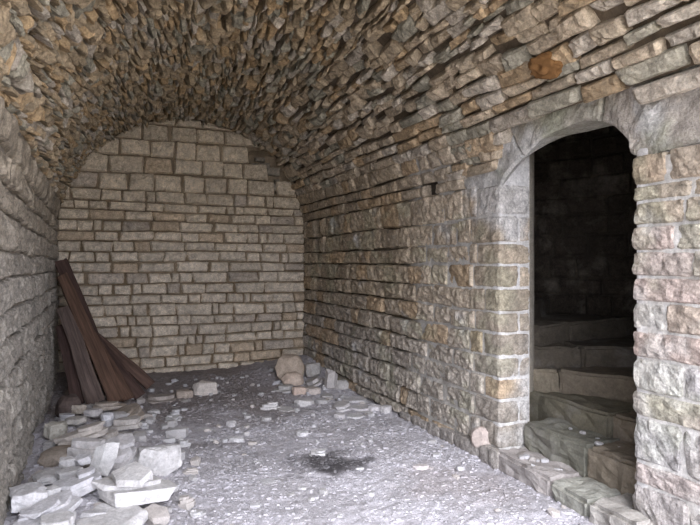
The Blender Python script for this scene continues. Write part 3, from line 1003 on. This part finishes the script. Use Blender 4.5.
# ------------------------------------------------------------------ stairs behind the doorway
NW = Vector((3.28, 4.05)); RO = 1.55
stair = bpy.data.objects.new('stone_staircase', None); C.objects.link(stair)
stair.location = (3.0, 3.1, 0)
describe(stair, 'worn stone steps winding up to the left in the dark doorway', 'staircase')
bpy.context.view_layer.update()


def step_block(M, poly, z0, z1, col, seed, worn=.028):
    bm = bmesh.new()
    vs = [bm.verts.new((p[0], p[1], z0)) for p in poly]
    f = bm.faces.new(vs)
    e = bmesh.ops.extrude_face_region(bm, geom=[f])
    for w in e['geom']:
        if isinstance(w, bmesh.types.BMVert): w.co.z = z1
    bmesh.ops.recalc_face_normals(bm, faces=bm.faces[:])
    bmesh.ops.bevel(bm, geom=[e for e in bm.edges], offset=.022, segments=2, affect='EDGES', clamp_overlap=True)
    for _ in range(3):
        bmesh.ops.subdivide_edges(bm, edges=[e for e in bm.edges if e.calc_length() > .05], cuts=1, use_grid_fill=True)
    bmesh.ops.triangulate(bm, faces=bm.faces[:])
    bm.normal_update()
    for w in bm.verts:
        w.co += w.normal * worn * fb(w.co.x * 9 + seed, w.co.y * 9, w.co.z * 9)
    for w in bm.verts: w.co -= Vector(stair.location)
    M.bm(bm, col)


def step(blocks, z0, z1, cols, seed, worn=.028, name='step'):
    e = None
    for i, p in enumerate(blocks):
        M = MB()
        step_block(M, p, z0, z1 + (0 if i == 0 else rj.uniform(-.012, .012)), cols[i % len(cols)], seed + i * 3.3, worn)
        if i == 0: e = M.build(name, M_ROCK, stair)
        else: M.build('step_stone', M_ROCK, e)
    return e


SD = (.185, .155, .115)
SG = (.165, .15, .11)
step([[(2.70, 3.06), (3.02, 3.06), (3.02, 3.70), (2.735, 3.70)], [(2.66, 2.70), (3.02, 2.70), (3.02, 3.05), (2.695, 3.05)], [(2.64, 2.33), (2.79, 2.33), (2.79, 2.50), (3.02, 2.50), (3.02, 2.69), (2.655, 2.69)]], -.05, .115, [(.36, .33, .31), (.30, .295, .255), (.33, .31, .28)], 1, .026, 'threshold')
step([[(2.97, 3.02), (3.35, 3.02), (3.35, 3.69), (3.0, 3.69)], [(2.95, 2.51), (3.35, 2.51), (3.35, 3.01), (2.965, 3.01)]], .0, .305, [(.185, .18, .145), (.19, .16, .12)], 11, .03)
step([[(3.27, 3.12), (3.75, 3.12), (3.6, 3.66), (3.28, 3.98)], [(3.29, 2.54), (3.75, 2.54), (3.75, 3.11), (3.28, 3.11)]], .0, .462, [SG, SD], 21)


def wedge(a0, a1, r0=.05, r1=RO - .02):
    n = 4
    o = [(NW.x + r1 * math.cos(R(a0 + (a1 - a0) * i / n)), NW.y + r1 * math.sin(R(a0 + (a1 - a0) * i / n))) for i in range(n + 1)]
    return [(NW.x + r0 * math.cos(R(a0)), NW.y + r0 * math.sin(R(a0)))] + o + [(NW.x + r0 * math.cos(R(a1)), NW.y + r0 * math.sin(R(a1)))]


def split_wedge(a0, a1, rm):
    A = [(NW.x + q * math.cos(R(a)), NW.y + q * math.sin(R(a))) for q, a in ((.06, a0), (rm, a0), (rm, a1), (.06, a1))]
    Bq = [(NW.x + q * math.cos(R(a)), NW.y + q * math.sin(R(a))) for q, a in ((rm + .01, a0), (RO - .02, a0), (RO - .02, (a0 + a1) / 2), (RO - .02, a1), (rm + .01, a1))]
    return [Bq, A]


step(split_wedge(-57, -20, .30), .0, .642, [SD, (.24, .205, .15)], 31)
SD = SG = (.10, .085, .065)  # upper steps tinted darker: light falloff up the stairs put into the colour
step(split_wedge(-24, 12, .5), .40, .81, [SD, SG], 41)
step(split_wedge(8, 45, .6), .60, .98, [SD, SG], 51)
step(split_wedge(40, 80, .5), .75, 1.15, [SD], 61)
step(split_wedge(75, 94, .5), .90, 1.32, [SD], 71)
# newel and the round wall of the stairwell
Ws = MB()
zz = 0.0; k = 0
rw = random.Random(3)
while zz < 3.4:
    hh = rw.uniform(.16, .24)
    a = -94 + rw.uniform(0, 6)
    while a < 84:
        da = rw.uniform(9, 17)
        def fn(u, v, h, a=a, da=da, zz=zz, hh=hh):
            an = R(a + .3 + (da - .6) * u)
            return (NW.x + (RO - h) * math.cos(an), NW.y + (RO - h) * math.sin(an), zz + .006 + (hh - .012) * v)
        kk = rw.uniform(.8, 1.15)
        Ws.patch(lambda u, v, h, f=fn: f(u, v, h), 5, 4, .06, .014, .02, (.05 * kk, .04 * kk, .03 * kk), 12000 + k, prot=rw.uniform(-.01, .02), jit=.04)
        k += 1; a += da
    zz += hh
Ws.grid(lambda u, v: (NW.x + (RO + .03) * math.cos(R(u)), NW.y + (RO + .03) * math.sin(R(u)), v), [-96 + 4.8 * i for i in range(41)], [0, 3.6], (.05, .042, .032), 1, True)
Nw = MB()
Nw.grid(lambda u, v: (NW.x - stair.location.x + .10 * math.cos(R(u)), NW.y - stair.location.y + .10 * math.sin(R(u)), v), [15 * i for i in range(25)], [0, 1, 2, 3.3], (.3, .27, .22), 0)
Nw.build('newel', M_ROCK, stair)
Ws.grid(lambda u, v: (XR + REV + u * 2, 2.3 + v * 3.6, 3.35), [0, 1], [0, 1], (.14, .12, .09), 1)
Ws.grid(lambda u, v: (XR + .2 + u * 2, 2.3 + v * 3.6, -.02), [0, 1], [0, 1], (.14, .12, .09), 1)
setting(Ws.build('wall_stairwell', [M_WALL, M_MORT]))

# ------------------------------------------------------------------ unseen shell added over and around the vault to stop light leaks
def box(M, a, b, col):
    (x0, y0, z0), (x1, y1, z1) = a, b
    k = len(M.v)
    M.v += [(x0, y0, z0), (x1, y0, z0), (x1, y1, z0), (x0, y1, z0), (x0, y0, z1), (x1, y0, z1), (x1, y1, z1), (x0, y1, z1)]
    M.c += [col] * 8
    for f in ((0, 3, 2, 1), (4, 5, 6, 7), (0, 1, 5, 4), (1, 2, 6, 5), (2, 3, 7, 6), (3, 0, 4, 7)):
        M.f.append(tuple(k + q for q in f)); M.m.append(0)
Sh = MB()
for a, b in (((-1.6, YO, 3.75), (5.6, 9.0, 4.2)), ((-1.6, YO, -.3), (-.85, 9.0, 3.75)), ((5.2, YO, -.3), (5.6, 9.0, 3.75)), ((-.85, 8.5, -.3), (5.2, 9.0, 3.75))):
    box(Sh, a, b, (.4, .36, .3))
setting(Sh.build('light_shell', [M_WALL]))
# ------------------------------------------------------------------ outside, behind the viewer: sunlit ground and the sky
O = MB()
O.grid(lambda u, v: (u, v, -.03), [-14, -7, 0, 7, 14], [YO - 22, YO - 15, YO - 8, YO - 3, YO - .3], (.50, .45, .36))
setting(O.build('ground', [M_FLOOR]))
# facade around the mouth of the vault
Fa = MB()
n = 60
Fa.grid(lambda u, v: ((lambda p: (p[0] + (-p[2]) * v * 2.4, YO, p[1] + (-p[3]) * v * 0.9))(prof(u))), [SMAX * i / n for i in range(n + 1)], [0, .3, 1], (.42, .37, .30))
setting(Fa.build('wall_front', [M_WALL]))

w = bpy.data.worlds.new('sky'); sc.world = w; w.use_nodes = True
bg = w.node_tree.nodes['Background']
bg.inputs['Color'].default_value = (.84, .865, 1.0, 1)
bg.inputs['Strength'].default_value = 3.4
# the sun behind the viewer, veiled by bright haze
sun = bpy.data.lights.new('sun', 'SUN'); sun.energy = 2.1; sun.angle = R(36); sun.color = (.95, .95, 1.0)
so = bpy.data.objects.new('sun', sun); C.objects.link(so)
so.rotation_euler = Vector((.16, .80, -.60)).to_track_quat('-Z', 'Y').to_euler()
pl = bpy.data.lights.new('daylight_portal', 'AREA'); pl.shape = 'RECTANGLE'; pl.size = 3.4; pl.size_y = 3.5
pl.cycles.is_portal = True
po = bpy.data.objects.new('daylight_portal', pl); C.objects.link(po)
po.location = (XC, YO - .05, 1.75); po.rotation_euler = Vector((0, 1, 0)).to_track_quat('-Z', 'Z').to_euler()

cam = bpy.data.cameras.new('camera'); cam.sensor_width = 36; cam.lens = 36 * F / 700
cam.shift_y = (CY - 262.5) / 700; cam.clip_start = .02
co = bpy.data.objects.new('camera', cam); C.objects.link(co)
co.location = (0, 0, H); co.rotation_euler = (R(90), 0, -TH)
sc.camera = co

sc.view_settings.view_transform = 'Standard'
sc.view_settings.look = 'None'
sc.view_settings.gamma = 1
sc.view_settings.exposure = 1.46
sc.view_settings.use_curve_mapping = False
sc.cycles.use_denoising = True
sc.cycles.denoising_prefilter = 'ACCURATE'
sc.cycles.denoising_input_passes = 'RGB_ALBEDO_NORMAL'
sc.cycles.max_bounces = 10
sc.cycles.diffuse_bounces = 4
